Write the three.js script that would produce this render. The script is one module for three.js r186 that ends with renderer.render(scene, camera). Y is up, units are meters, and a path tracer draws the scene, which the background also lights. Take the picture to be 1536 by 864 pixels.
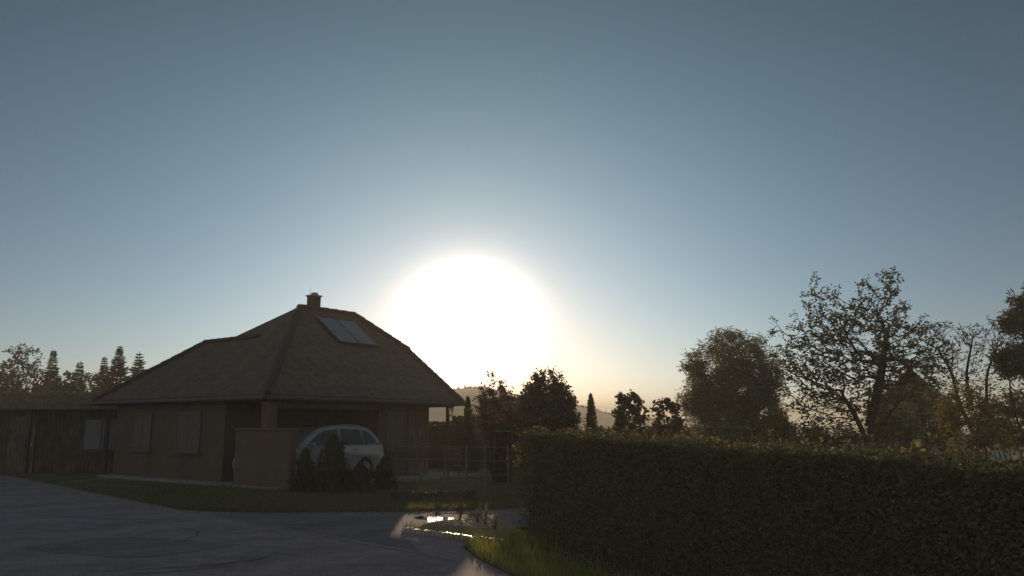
import * as THREE from 'three';
import { mergeGeometries, toCreasedNormals } from 'three/addons/utils/BufferGeometryUtils.js';
import { RoundedBoxGeometry } from 'three/addons/geometries/RoundedBoxGeometry.js';
import { ImprovedNoise } from 'three/addons/math/ImprovedNoise.js';

// ---------------------------------------------------------------- camera, sky, sun, exposure
const EYE = 1.6, F = 1183, PITCH = Math.atan((640 - 432) / F);
const scene = new THREE.Scene();
const camera = new THREE.PerspectiveCamera(2 * Math.atan(432 / F) * 180 / Math.PI, 16 / 9, 0.05, 4000);
camera.position.set(0, EYE, 0);
camera.rotation.set(PITCH, 0, 0);
scene.add(camera);
const renderer = new THREE.WebGLRenderer({ antialias: true });
renderer.toneMapping = THREE.LinearToneMapping;
renderer.toneMappingExposure = 1;
renderer.shadowMap.enabled = true;

const SUN = new THREE.Vector3(-0.0548, 0.1204, -0.9912).normalize();
{ // clear evening sky: air brightness falls with the angle from the sun and with height
  const w = 1024, h = 512, data = new Float32Array(w * h * 4);
  const C = [[1.8522, -0.7216, -0.3507, -0.421, 2.3641], [1.0622, -0.3182, -0.3374, -0.3763, 1.6775], [0.7635, -0.1129, -0.3214, -0.4147, 0.8137]];
  const soft = (x, m, k) => m - k * Math.log(1 + Math.exp((m - x) / k));      // smooth min(x, m)
  for (let j = 0; j < h; j++) for (let i = 0; i < w; i++) {
    const el = ((j + 0.5) / h - 0.5) * Math.PI, az = ((i + 0.5) / w - 0.5) * 2 * Math.PI;
    const dx = Math.cos(el) * Math.cos(az), dy = Math.sin(el), dz = Math.cos(el) * Math.sin(az);
    const th0 = Math.acos(Math.min(1, dx * SUN.x + dy * SUN.y + dz * SUN.z)) * 180 / Math.PI;
    const th = soft(th0, 42, 3), e = soft(Math.max(0, el * 180 / Math.PI), 31, 2);
    const core = 4 * Math.exp(-Math.pow(th0 / 3.35, 2)), q = Math.min(1, Math.max(0, (th0 - 55) / 110)), far = 1.2 * q * q * (3 - 2 * q);   // sky opposite the low sun raised and warmed, added fill for shaded fronts
    for (let c = 0; c < 3; c++) {
      const k = C[c];
      data[(j * w + i) * 4 + c] = (1 + far * [1.7, 1.05, 0.7][c]) * Math.exp(k[0] + k[1] * Math.log(th + 2) + k[2] * th / 10 + k[3] * e / 10 + k[4] * Math.exp(-e / 5)) + core * [1, 0.93, 0.8][c];
    }
    data[(j * w + i) * 4 + 3] = 1;
  }
  const t = new THREE.DataTexture(data, w, h, THREE.RGBAFormat, THREE.FloatType);
  t.mapping = THREE.EquirectangularReflectionMapping; t.magFilter = t.minFilter = THREE.LinearFilter; t.needsUpdate = true;
  scene.background = t; scene.environment = t;
}
const sun = new THREE.DirectionalLight(new THREE.Color(1, 0.78, 0.52), 5);
sun.position.copy(SUN).multiplyScalar(120); sun.target.position.set(0, 0, -20);
sun.castShadow = true; sun.shadow.mapSize.set(4096, 4096);
Object.assign(sun.shadow.camera, { left: -60, right: 60, top: 40, bottom: -40, near: 1, far: 400 });
scene.add(sun, sun.target);
scene.fog = new THREE.FogExp2(new THREE.Color(1, 0.84, 0.68), 0.003);

// ---------------------------------------------------------------- helpers
const V = (x, y, z) => new THREE.Vector3(x, y, z);
function rng(seed) { let a = seed >>> 0; return () => { a |= 0; a = a + 0x6D2B79F5 | 0; let t = Math.imul(a ^ a >>> 15, 1 | a); t = t + Math.imul(t ^ t >>> 7, 61 | t) ^ t; return ((t ^ t >>> 14) >>> 0) / 4294967296; }; }
const gauss = (r) => (r() + r() + r() + r() - 2) * 0.87;
function look(px, py) { const a = (px - 768) / F, b = -(py - 432) / F; return V(a, b * Math.cos(PITCH) + Math.sin(PITCH), -Math.cos(PITCH) + b * Math.sin(PITCH)); }
function at(px, py, d) { const v = look(px, py); v.multiplyScalar(d / -v.z); v.y += EYE; return v; }   // the place at depth d seen there
function onGround(px, py) { const v = look(px, py); v.multiplyScalar(-EYE / v.y); v.y = 0; return v; }
const used = {};
function numbered(n) { const k = used[n] = (used[n] ?? -1) + 1; return k ? n + '_' + String(k).padStart(3, '0') : n; }
function shade(o) { o.castShadow = o.receiveShadow = true; return o; }
function uvMetres(g) { // texture coordinates in metres, by the way each face looks
  g = g.index ? g.toNonIndexed() : g;
  const p = g.attributes.position, uv = new Float32Array(p.count * 2), a = V(), b = V(), c = V(), n = V();
  for (let i = 0; i < p.count; i += 3) {
    a.fromBufferAttribute(p, i); b.fromBufferAttribute(p, i + 1); c.fromBufferAttribute(p, i + 2);
    n.copy(b).sub(a).cross(c.clone().sub(a));
    const x = Math.abs(n.x), y = Math.abs(n.y), z = Math.abs(n.z);
    [a, b, c].forEach((q, k) => { uv[(i + k) * 2] = y >= x && y >= z ? q.x : x > z ? q.z : q.x; uv[(i + k) * 2 + 1] = y >= x && y >= z ? q.z : q.y; });
  }
  g.setAttribute('uv', new THREE.BufferAttribute(uv, 2));
  for (const k of Object.keys(g.attributes)) if (!['position', 'normal', 'uv'].includes(k)) g.deleteAttribute(k);
  return g;
}
const join = (list) => mergeGeometries(list.flat(9).map((g) => uvMetres(g)), false);
function mesh(name, geo, mat, parent) { const m = shade(new THREE.Mesh(Array.isArray(geo) ? join(geo) : geo, mat)); m.name = parent ? name : numbered(name); (parent ?? scene).add(m); return m; }
function tag(o, label, category, group) { o.userData = { ...o.userData, label, category }; if (group) o.userData.group = group; return o; }
function thing(name, label, category, pos, turn = 0, group) {
  const o = new THREE.Group(); o.name = numbered(name); scene.add(o);
  if (pos) o.position.copy(pos); o.rotation.y = turn; return tag(o, label, category, group);
}
function setting(name, geo, mat) { const m = mesh(name, geo, mat); m.userData.kind = 'structure'; return m; }
const move = (g, x, y, z) => g.translate(x, y, z);
const box = (w, h, d, x = 0, y = 0, z = 0, r = 0) => move(r ? new RoundedBoxGeometry(w, h, d, 2, r) : new THREE.BoxGeometry(w, h, d), x, y, z);
function rod(a, b, r0, r1 = r0, n = 6) { // a tapered bar from a to b
  const L = a.distanceTo(b), g = new THREE.CylinderGeometry(r1, r0, L, n, 1, r0 < 0.02);
  g.applyQuaternion(new THREE.Quaternion().setFromUnitVectors(V(0, 1, 0), b.clone().sub(a).divideScalar(L || 1)));
  return g.translate((a.x + b.x) / 2, (a.y + b.y) / 2, (a.z + b.z) / 2);
}
function faces(polys) { // flat convex polygons, each a list of points
  const pos = [];
  for (const q of polys) for (let i = 1; i < q.length - 1; i++) for (const k of [q[0], q[i], q[i + 1]]) pos.push(...(k.isVector3 ? k.toArray() : k));
  const g = new THREE.BufferGeometry(); g.setAttribute('position', new THREE.Float32BufferAttribute(pos, 3)); g.computeVertexNormals(); return uvMetres(g);
}
function sheet(points, y, cuts = 0) { // a ground sheet from a plan outline of Vector3
  const s = new THREE.Shape(points.map((p) => new THREE.Vector2(p.x, -p.z)));
  return uvMetres(new THREE.ShapeGeometry(s).rotateX(-Math.PI / 2).translate(0, y, 0));
}
const inside = (pts, x, z) => { let c = false; for (let i = 0, j = pts.length - 1; i < pts.length; j = i++) if ((pts[i].z > z) !== (pts[j].z > z) && x < (pts[j].x - pts[i].x) * (z - pts[i].z) / (pts[j].z - pts[i].z) + pts[i].x) c = !c; return c; };

// ---------------------------------------------------------------- materials
const perlin = new ImprovedNoise();
function texture(size, fn, color = true, rep = 1) { // fn(u, v) -> [r, g, b] 0..1 (sRGB when color)
  const d = new Uint8Array(size * size * 4);
  for (let j = 0; j < size; j++) for (let i = 0; i < size; i++) { const c = fn(i / size, j / size, i, j); for (let k = 0; k < 3; k++) d[(j * size + i) * 4 + k] = Math.max(0, Math.min(255, c[k] * 255)); d[(j * size + i) * 4 + 3] = 255; }
  const t = new THREE.DataTexture(d, size, size); t.wrapS = t.wrapT = THREE.RepeatWrapping; t.magFilter = THREE.LinearFilter; t.minFilter = THREE.LinearMipmapLinearFilter; t.generateMipmaps = true;
  if (color) t.colorSpace = THREE.SRGBColorSpace; t.repeat.set(rep, rep); t.needsUpdate = true; return t;
}
const wrapNoise = (u, v, f, s = 0) => { // noise that repeats over 0..1
  const n = (x, y) => perlin.noise(x * f + 0.31, y * f + 0.17, s);
  return (n(u, v) * (1 - u) * (1 - v) + n(u - 1, v) * u * (1 - v) + n(u, v - 1) * (1 - u) * v + n(u - 1, v - 1) * u * v) * 1.4;
};
const gr = rng(11);
const grain = Array.from({ length: 512 * 512 }, () => gr());
const grainAt = (i, j) => grain[(j & 511) * 512 + (i & 511)];
const mul = (c, k) => c.map((x) => x * k);
const sp = { plain: (c, f, a, s, g = 0.1) => (u, v, i, j) => mul(c, 1 + a * (wrapNoise(u, v, f, s) + 0.6 * wrapNoise(u, v, f * 3.7, s + 4) + 0.35 * wrapNoise(u, v, f * 11, s + 9)) + g * (grainAt(i, j) - 0.5)) };
const T = {
  asphalt: texture(512, (u, v, i, j) => mul([0.36, 0.35, 0.36], 1 + 0.16 * wrapNoise(u, v, 3, 1) + 0.12 * wrapNoise(u, v, 12, 2) + 0.55 * (grainAt(i, j) - 0.5)), true, 0.3),
  asphaltBump: texture(512, (u, v, i, j) => { const k = 0.5 + 0.25 * wrapNoise(u, v, 40, 3) + 0.5 * (grainAt(i >> 1, j >> 1) - 0.5); return [k, k, k]; }, false, 0.5),
  lawn: texture(512, (u, v, i, j) => { const k = 1 + 0.4 * wrapNoise(u, v, 5, 5) + 0.3 * wrapNoise(u, v, 23, 6) + 0.5 * (grainAt(i, j) - 0.5), y = wrapNoise(u, v, 7, 8); return mul([0.40 + 0.05 * y, 0.36, 0.19], k); }, true, 0.2),
  plaster: texture(256, sp.plain([0.41, 0.32, 0.27], 4, 0.10, 3, 0.12), true, 0.5),
  wood: texture(256, (u, v, i, j) => mul([0.37, 0.27, 0.215], 1 + 0.3 * wrapNoise(u, v * 0.1, 24, 2) + 0.2 * wrapNoise(u, v, 4, 1)), true, 0.8),
  bark: texture(256, (u, v, i, j) => mul([0.27, 0.22, 0.18], 1 + 0.6 * wrapNoise(u, v, 9, 2) + 0.3 * (grainAt(i, j) - 0.5)), true, 2),
  roofBump: texture(256, (u, v) => { const a = (u * 4) % 1, b = (v * 4) % 1, k = 0.35 + 0.35 * Math.sin(a * Math.PI) + 0.3 * b; return [k, k, k]; }, false, 0.8),
  roof: texture(256, (u, v, i, j) => { const k = grain[Math.floor(u * 4) * 97 + Math.floor(v * 4) * 31]; return mul([0.44, 0.33, 0.255], 0.9 + 0.12 * k + 0.2 * wrapNoise(u, v, 6, 4)); }, true, 0.8),
  concrete: texture(256, sp.plain([0.58, 0.56, 0.54], 3, 0.16, 7, 0.2), true, 0.5),
  gravel: texture(256, (u, v, i, j) => mul([0.52, 0.44, 0.38], 0.7 + 0.6 * grainAt(i >> 2, j >> 2) + 0.2 * wrapNoise(u, v, 5, 1)), true, 1),
  hill: texture(512, (u, v, i, j) => { const k = 1 + 0.35 * wrapNoise(u, v, 4, 9) + 0.3 * wrapNoise(u, v, 15, 2) + 0.2 * (grainAt(i, j) - 0.5); return mul([0.42, 0.40, 0.22], k); }, true, 0.01),
};
const std = (o) => new THREE.MeshStandardMaterial({ side: THREE.DoubleSide, roughness: 0.85, ...o });
const lin = (r, g, b) => new THREE.Color().setRGB(r, g, b);
const M = {
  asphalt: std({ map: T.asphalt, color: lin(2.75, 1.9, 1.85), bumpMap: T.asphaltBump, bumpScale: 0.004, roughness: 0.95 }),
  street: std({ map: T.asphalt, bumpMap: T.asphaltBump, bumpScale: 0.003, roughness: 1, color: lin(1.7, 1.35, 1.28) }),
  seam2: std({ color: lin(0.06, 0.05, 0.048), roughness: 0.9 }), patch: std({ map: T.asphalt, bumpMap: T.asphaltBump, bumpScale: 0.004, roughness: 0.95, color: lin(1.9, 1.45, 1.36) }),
  seam: std({ color: lin(0.26, 0.21, 0.18), roughness: 0.8 }),
  lawn: std({ map: T.lawn, roughness: 1 }),
  soil: std({ map: T.gravel, color: lin(0.45, 0.36, 0.28), roughness: 1 }),
  gravel: std({ map: T.gravel, color: lin(1.7, 1.35, 1.1), roughness: 0.8 }),
  pebble: std({ color: lin(0.5, 0.36, 0.27), roughness: 0.5 }),
  kerb: std({ color: lin(0.45, 0.35, 0.27), roughness: 0.32 }),
  water: new THREE.MeshPhysicalMaterial({ color: lin(0.015, 0.014, 0.013), roughness: 0.03, ior: 1.33, side: THREE.DoubleSide }),
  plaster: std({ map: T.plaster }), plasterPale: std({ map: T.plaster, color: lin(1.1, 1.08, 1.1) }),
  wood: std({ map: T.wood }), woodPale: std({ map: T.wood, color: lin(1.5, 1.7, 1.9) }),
  roof: std({ map: T.roof, bumpMap: T.roofBump, bumpScale: 0.03, roughness: 0.75 }),
  ridge: std({ color: lin(0.08, 0.045, 0.035), roughness: 0.75 }),
  brick: std({ color: lin(0.09, 0.06, 0.05) }),
  concrete: std({ map: T.concrete }),
  white: std({ color: lin(0.75, 0.74, 0.72), roughness: 0.5 }),
  frame: std({ color: lin(0.14, 0.1, 0.075), roughness: 0.6 }), dull: std({ color: lin(0.08, 0.075, 0.07), roughness: 0.6 }),
  metal: std({ color: lin(0.4, 0.4, 0.42), metalness: 1, roughness: 0.4 }),
  dark: std({ color: lin(0.02, 0.02, 0.022), roughness: 0.6 }),
  glass: new THREE.MeshPhysicalMaterial({ color: lin(0.03, 0.035, 0.04), roughness: 0.05, ior: 1.5, side: THREE.DoubleSide }),
  panel: new THREE.MeshPhysicalMaterial({ color: lin(0.19, 0.18, 0.175), roughness: 0.32, ior: 1.6, side: THREE.DoubleSide }),
  curtain: std({ color: lin(0.2, 0.18, 0.2), roughness: 0.9 }),
  lantern: new THREE.MeshPhysicalMaterial({ color: lin(0.95, 0.9, 0.75), roughness: 0.9, transmission: 0.6, thickness: 0, side: THREE.DoubleSide }),
  bark: std({ map: T.bark, roughness: 0.95 }), twig: std({ color: lin(0.075, 0.055, 0.04), roughness: 0.9 }),
  paint: new THREE.MeshPhysicalMaterial({ color: lin(0.27, 0.26, 0.26), roughness: 0.3, clearcoat: 1, clearcoatRoughness: 0.08, side: THREE.DoubleSide }),
  rubber: std({ color: lin(0.02, 0.02, 0.02), roughness: 0.8 }),
  red: std({ color: lin(0.3, 0.01, 0.01), roughness: 0.2 }),
  hill: std({ map: T.hill, roughness: 1 }),
  blueWall: std({ color: lin(0.34, 0.38, 0.45), roughness: 0.8 }),
  fabric: std({ color: lin(0.3, 0.35, 0.15), roughness: 0.95 }),
};
const leafy = (t = 0.4) => new THREE.MeshPhysicalMaterial({ color: 0xffffff, roughness: 0.95, transmission: t, thickness: 0, side: THREE.DoubleSide });
M.leaf = leafy(0.4); M.leafThin = leafy(0.55); M.needle = leafy(0.15); M.dense = leafy(0.2); M.blade = leafy(0.5);

// ---------------------------------------------------------------- leaves and trees
function leafGeo(fold = 0.25, w = 0.55) { // unit leaf, stalk at the origin, folded along its rib
  const g = new THREE.BufferGeometry();
  g.setAttribute('position', new THREE.Float32BufferAttribute([0, 0, 0, w / 2, fold * 0.4, 0.45, 0, 0, 0.5, -w / 2, fold * 0.4, 0.45, 0, -0.08, 1], 3));
  g.setIndex([0, 1, 2, 0, 2, 3, 1, 4, 2, 2, 4, 3]); g.computeVertexNormals();
  g.setAttribute('uv', new THREE.Float32BufferAttribute([0, 0, 1, 0, 0.5, 0.5, 0, 1, 1, 1], 2)); return g;
}
function bladeGeo() { const g = new THREE.BufferGeometry(); g.setAttribute('position', new THREE.Float32BufferAttribute([-0.04, 0, 0, 0.04, 0, 0, -0.03, 0.5, 0.06, 0.03, 0.5, 0.06, 0, 1, 0.28], 3)); g.setIndex([0, 1, 2, 1, 3, 2, 2, 3, 4]); g.computeVertexNormals(); g.setAttribute('uv', new THREE.Float32BufferAttribute([0, 0, 1, 0, 0, 1, 1, 1, 0.5, 1], 2)); return g; }
const LEAF = leafGeo(), ROUND = leafGeo(0.2, 0.8), NARROW = leafGeo(0.15, 0.2), NEEDLE = leafGeo(0.15, 0.32), BLADE = bladeGeo();
function scatter(name, geo, mat, items, parent, tones, r) { // items: [position, size, quaternion?]
  const m = shade(new THREE.InstancedMesh(geo, mat, items.length)), q = new THREE.Quaternion(), e = new THREE.Euler(), x = new THREE.Matrix4(), s = V(), c = new THREE.Color();
  items.forEach(([p, size, turn], i) => {
    if (turn) q.copy(turn); else q.setFromEuler(e.set(r() * 6.28, r() * 6.28, r() * 6.28));
    m.setMatrixAt(i, x.compose(p, q, Array.isArray(size) ? s.set(...size) : s.setScalar(size)));
    const k = r() * (tones.length - 1), a = tones[Math.floor(k)], b = tones[Math.min(tones.length - 1, Math.floor(k) + 1)], f = k % 1, d = 0.75 + 0.5 * r();
    m.setColorAt(i, c.setRGB(...[0, 1, 2].map((n) => (a[n] * (1 - f) + b[n] * f) * d)));
  });
  m.name = parent ? name : numbered(name); m.userData.kind = 'stuff'; (parent ?? scene).add(m); return m;
}
const GREEN = [[0.05, 0.06, 0.02], [0.09, 0.09, 0.03]], OLIVE = [[0.07, 0.07, 0.035], [0.12, 0.11, 0.05]], AUTUMN = [[0.09, 0.075, 0.03], [0.16, 0.11, 0.035], [0.10, 0.05, 0.025]], RUSSET = [[0.09, 0.045, 0.03], [0.14, 0.07, 0.04]], CONIFER = [[0.025, 0.035, 0.018], [0.045, 0.055, 0.025]];
// A woody plant: targets fill the crown's blobs, twigs grow to them from the nearest wood, limbs thicken by what they carry.
function grow(t, { seed, stems, blobs, leaf, thick = 1, tip = 0.006, step = 0.3, start = 0.35, bark = M.bark }) {
  const r = rng(seed), nodes = [];
  for (const s of stems) { // each stem is a list of points from the ground up
    let up = -1;
    const curve = new THREE.CatmullRomCurve3(s.map((p) => V(...p))), n = Math.max(3, Math.ceil(curve.getLength() / step));
    for (let i = 0; i <= n; i++) { nodes.push({ p: curve.getPoint(i / n), up, path: i / n, free: i / n < start, r: 0 }); up = nodes.length - 1; }
  }
  const targets = [];
  for (const [x, y, z, rx, ry, rz, n, hollow = 0] of blobs) for (let i = 0; i < n; i++) {
    let a, b, c, L; do { a = r() * 2 - 1; b = r() * 2 - 1; c = r() * 2 - 1; L = Math.hypot(a, b, c); } while (L > 1 || L < hollow);
    const k = 1 + 0.12 * gauss(r); targets.push(V(x + a * rx * k, y + b * ry * k, z + c * rz * k));
  }
  const root = nodes[nodes.length - 1].p;
  targets.sort((a, b) => a.distanceTo(root) - b.distanceTo(root));
  const tips = [];
  for (const p of targets) {
    let best = 0, low = 1e9;
    nodes.forEach((n, i) => { if (n.free) return; const c = n.p.distanceTo(p) + 0.28 * n.path + Math.max(0, n.p.y - p.y) * 0.7; if (c < low) { low = c; best = i; } });
    const from = nodes[best], L = from.p.distanceTo(p), n = Math.max(1, Math.round(L / step)); let up = best;
    for (let i = 1; i <= n; i++) {
      const f = i / n, q = from.p.clone().lerp(p, f); q.y += Math.sin(f * Math.PI) * L * 0.06;
      if (i < n) q.add(V(gauss(r), gauss(r), gauss(r)).multiplyScalar(step * 0.16));
      nodes.push({ p: q, up, path: from.path + L * f, r: 0 }); up = nodes.length - 1;
    }
    tips.push(up);
  }
  const load = new Float32Array(nodes.length);
  for (let i = nodes.length - 1; i >= 0; i--) { if (!load[i]) load[i] = tip ** 2.3; nodes[i].r = load[i] ** (1 / 2.3) * (1 + (thick - 1) * Math.min(1, load[i] ** (1 / 2.3) / (tip * 6))); if (nodes[i].up >= 0) load[nodes[i].up] += load[i]; }
  const wood = [], twigs = [];
  nodes.forEach((n) => { if (n.up < 0) return; const u = nodes[n.up], big = n.r > tip * 4; (big ? wood : twigs).push(rod(u.p, n.p, Math.min(u.r, n.r * 1.5), n.r, big ? 7 : 4)); });
  if (wood.length) mesh('trunk', wood, bark, t);
  if (twigs.length) { const b = mesh('branches', twigs, M.twig, t); b.userData.kind = 'stuff'; }
  if (leaf) {
    const items = [];
    for (const i of tips) for (let k = 0; k < leaf.n; k++) {
      const f = r(), u = nodes[nodes[i].up]; const p = u.p.clone().lerp(nodes[i].p, f).add(V(gauss(r), gauss(r), gauss(r)).multiplyScalar(leaf.spread));
      if (p.y > 0.02) items.push([p, leaf.size * (0.65 + 0.7 * r())]);
    }
    scatter('crown', leaf.geo ?? LEAF, leaf.mat ?? M.leaf, items, t, leaf.tones, r);
  }
  return t;
}
function columnConifer(t, h, w, seed, tones = CONIFER, dense = 1, size = 0.09) { // a thuja: upright sprays on a tapering core
  const r = rng(seed), pts = [], n = 7;
  for (let i = 0; i <= n; i++) { const f = i / n; pts.push(new THREE.Vector2(Math.max(0.004, w * 0.36 * Math.pow(1 - f, 0.65) * (0.75 + 0.25 * Math.min(1, f * 8))), 0.03 + f * h * 0.95)); }
  mesh('trunk', [rod(V(0, 0, 0), V(0, h * 0.5, 0), w * 0.07, w * 0.03, 6)], M.bark, t);
  const items = [], q = new THREE.Quaternion(), tilt = new THREE.Euler();
  const N = Math.round(1500 * h * w / 0.6 * dense * (0.09 / size) ** 2);
  for (let i = 0; i < N; i++) {
    const f = Math.pow(r(), 1.25), a = r() * 6.283, lump = 1 + 0.28 * Math.sin(a * 3 + f * 9 + seed) + 0.2 * gauss(r), R = w * 0.5 * Math.pow(1 - f, 0.6) * lump * Math.sqrt(0.35 + 0.65 * r());
    q.setFromEuler(tilt.set(-1.15 + 0.5 * gauss(r), a + 1.57 + gauss(r) * 0.5, 0.4 * gauss(r), 'YXZ'));
    items.push([V(Math.cos(a) * R, 0.04 + f * h * 0.97, -Math.sin(a) * R), size * (0.7 + 0.7 * r()), q.clone()]);
  }
  scatter('crown', LEAF, M.needle, items, t, tones, r); return t;
}
function spruce(t, h, w, seed, droop = 0.25, gap = 0.35, bare = 0.05) {
  const r = rng(seed), wood = [rod(V(0, 0, 0), V(0, h, 0), h * 0.014, 0.015, 7)], items = [], q = new THREE.Quaternion();
  for (let y = h * bare; y < h * 0.985; y += gap * 0.6 * (0.7 + 0.5 * r()) * (0.5 + 0.5 * (1 - y / h))) {
    const f = y / h, n = 6 + Math.floor(r() * 3), a0 = r() * 6.28;
    for (let k = 0; k < n; k++) {
      const L = w * 0.5 * (1 - f) * (0.5 + 0.65 * r()) + 0.05, a = a0 + k * 6.283 / n + 0.4 * gauss(r), d = V(Math.cos(a), 0.35 * f - droop + 0.1 * gauss(r), Math.sin(a)).normalize();
      const b = V(0, y, 0).addScaledVector(d, L); b.y += L * 0.12; wood.push(rod(V(0, y, 0), b, 0.02, 0.006, 4));
      for (let s = 0.12; s < 1.02; s += 0.085 / Math.max(L, 0.3)) for (let side = -1; side <= 1; side++) {
        const p = V(0, y, 0).lerp(b, s), o = V(-d.z * side * 0.8, -0.25 + 0.3 * gauss(r), d.x * side * 0.8).add(d.clone().multiplyScalar(0.8)).normalize();
        q.setFromUnitVectors(V(0, 0, 1), o).multiply(new THREE.Quaternion().setFromAxisAngle(V(0, 0, 1), r() * 3.1)); items.push([p, (0.3 + 0.3 * (1 - s)) * (0.7 + 0.5 * r()) * (0.3 + 0.7 * Math.min(1, L)), q.clone()]);
      }
    }
  }
  mesh('trunk', wood, M.bark, t); scatter('crown', NEEDLE, M.needle, items, t, CONIFER, r); return t;
}

// ---------------------------------------------------------------- the land, roads and hills
const g2 = (px, py) => onGround(px, py);
const gp = (x, d) => V(x, 0, -d);
setting('ground', [new THREE.PlaneGeometry(1500, 1500).rotateX(-Math.PI / 2).translate(0, -0.03, 0)], M.lawn);
{ // hills behind the village: crest heights read along the skyline
  const crest = [[-900, 585], [0, 596], [500, 592], [620, 590], [680, 587], [715, 583], [760, 592], [800, 600], [865, 611], [900, 619], [930, 628], [1000, 632], [1060, 634], [1160, 640], [1700, 646], [2400, 640]];
  const yAt = (px) => { let i = 1; while (i < crest.length - 1 && crest[i][0] < px) i++; const [a, b] = [crest[i - 1], crest[i]]; return a[1] + (b[1] - a[1]) * (px - a[0]) / (b[0] - a[0]); };
  const cols = 160, rows = [[150, 0], [190, 0.22], [235, 0.62], [280, 0.92], [310, 1], [380, 0.8], [520, 0.2]], pos = [], idx = [];
  for (let i = 0; i <= cols; i++) { const px = -900 + 3300 * i / cols, tan = (px - 768) / F; for (const [d, k] of rows) pos.push(tan * d, -0.1 + k * (1.7 + (640 - yAt(px)) * 310 / F + 0.5 * perlin.noise(px / 60, d / 40, 2)), -d); }
  for (let i = 0; i < cols; i++) for (let j = 0; j < rows.length - 1; j++) { const a = i * rows.length + j, b = a + rows.length; idx.push(a, b, a + 1, b, b + 1, a + 1); }
  const g = new THREE.BufferGeometry(); g.setAttribute('position', new THREE.Float32BufferAttribute(pos, 3)); g.setIndex(idx); g.computeVertexNormals();
  const uv = new Float32Array(pos.length / 3 * 2); for (let i = 0; i < pos.length / 3; i++) { uv[i * 2] = pos[i * 3]; uv[i * 2 + 1] = pos[i * 3 + 2]; } g.setAttribute('uv', new THREE.BufferAttribute(uv, 2));
  setting('hills', g, M.hill);
  const r = rng(5), items = [];
  for (let px = 640; px < 1130; px += 1.2) { if (r() < 0.25) continue; const s = 0.5 + 1.6 * Math.max(0, perlin.noise(px / 14, 3, 1)) + 0.6 * r(), b = at(px, yAt(px) + 0.5, 310); for (let k = 0; k < 16; k++) items.push([b.clone().add(V(gauss(r) * s, Math.abs(gauss(r)) * s * 0.9, gauss(r) * s)), 0.9 * (0.5 + r())]); }
  tag(scatter('woods', ROUND, M.needle, items, null, OLIVE, r), 'far line of scrub and small trees along the hill crest', 'woods');
}
const A1 = g2(0, 712), A2 = g2(270, 765), A3 = g2(630, 828), dir = A2.clone().sub(A1).normalize();
const farLeft = A1.clone().addScaledVector(dir, -60);
const VERGE = [g2(598, 797.5), g2(718, 814.5), g2(693, 821), g2(720, 840), g2(770, 866), gp(1.0, 6.8), gp(2.6, 4.2), gp(5.0, 0), gp(14, -4), gp(16, -2), gp(6.0, 6.0), gp(0.2, 11.85), gp(-0.1, 13.2), g2(740, 789)];
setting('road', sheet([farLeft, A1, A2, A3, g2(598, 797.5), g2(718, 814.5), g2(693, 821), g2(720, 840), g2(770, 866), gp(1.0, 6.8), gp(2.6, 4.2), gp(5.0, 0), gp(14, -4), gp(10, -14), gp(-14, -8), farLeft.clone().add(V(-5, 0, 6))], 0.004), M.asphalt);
const S = [A2.clone(), g2(400, 770.5), g2(520, 769), g2(640, 767), g2(780, 763), gp(6, 15.8), gp(14, 16.5), gp(14, 13.8), gp(2, 13.5), gp(-0.1, 13.2), g2(740, 789), g2(598, 797.5), A3.clone()];
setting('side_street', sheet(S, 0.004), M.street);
{ const a = A2, b = g2(690, 842), n = V(-(b.z - a.z), 0, b.x - a.x).normalize().multiplyScalar(0.035), L = [], R = [], r = rng(3); for (let i = 0; i <= 40; i++) { const p = a.clone().lerp(b, i / 40), k = 1 + 0.5 * gauss(r), w = 0.03 * gauss(r); L.push(p.clone().addScaledVector(n, k + w)); R.unshift(p.clone().addScaledVector(n, -k + w)); }
  setting('road_seam', sheet([...L, ...R], 0.009), M.seam); }
const LAWN = [A1.clone().addScaledVector(dir, -40), A1, A2, g2(400, 770.5), g2(520, 769), g2(640, 767), g2(780, 763), gp(6, 15.8), gp(8, 30), gp(-10, 40), gp(-60, 60)];
setting('lawn', sheet(LAWN, 0.012), M.lawn);
setting('verge', sheet(VERGE, 0.012), M.soil);
const GRAVEL = [g2(612, 796.5), g2(640, 792), g2(700, 786), g2(742, 783.5), g2(775, 791), g2(772, 806), g2(724, 811.5)];
const GC = GRAVEL.reduce((a, p) => a.add(p), V(0, 0, 0)).divideScalar(GRAVEL.length);
const moundY = (w) => { const t = Math.min(1, w / 0.4); return 0.016 + 0.1 * t * t * (3 - 2 * t); };
const moundAt = (x, z) => { for (let i = 0; i < GRAVEL.length; i++) { const a = GRAVEL[i], b = GRAVEL[(i + 1) % GRAVEL.length], D = (a.x - GC.x) * (b.z - GC.z) - (b.x - GC.x) * (a.z - GC.z), u = ((x - GC.x) * (b.z - GC.z) - (b.x - GC.x) * (z - GC.z)) / D, v = ((a.x - GC.x) * (z - GC.z) - (x - GC.x) * (a.z - GC.z)) / D; if (u >= 0 && v >= 0 && u + v <= 1) return moundY(1 - u - v); } return 0.016; };
{ const ring = (w) => GRAVEL.map((p) => { const q = p.clone().lerp(GC, w); q.y = moundY(w); return q; }), rs = [0, 0.12, 0.25, 0.4, 0.7].map(ring), f = [];
  for (let k = 0; k < rs.length - 1; k++) for (let i = 0; i < GRAVEL.length; i++) { const j = (i + 1) % GRAVEL.length; f.push([rs[k][i], rs[k][j], rs[k + 1][j], rs[k + 1][i]]); }
  f.push(rs[4]); setting('gravel_bed', faces(f), M.gravel); }
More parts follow.
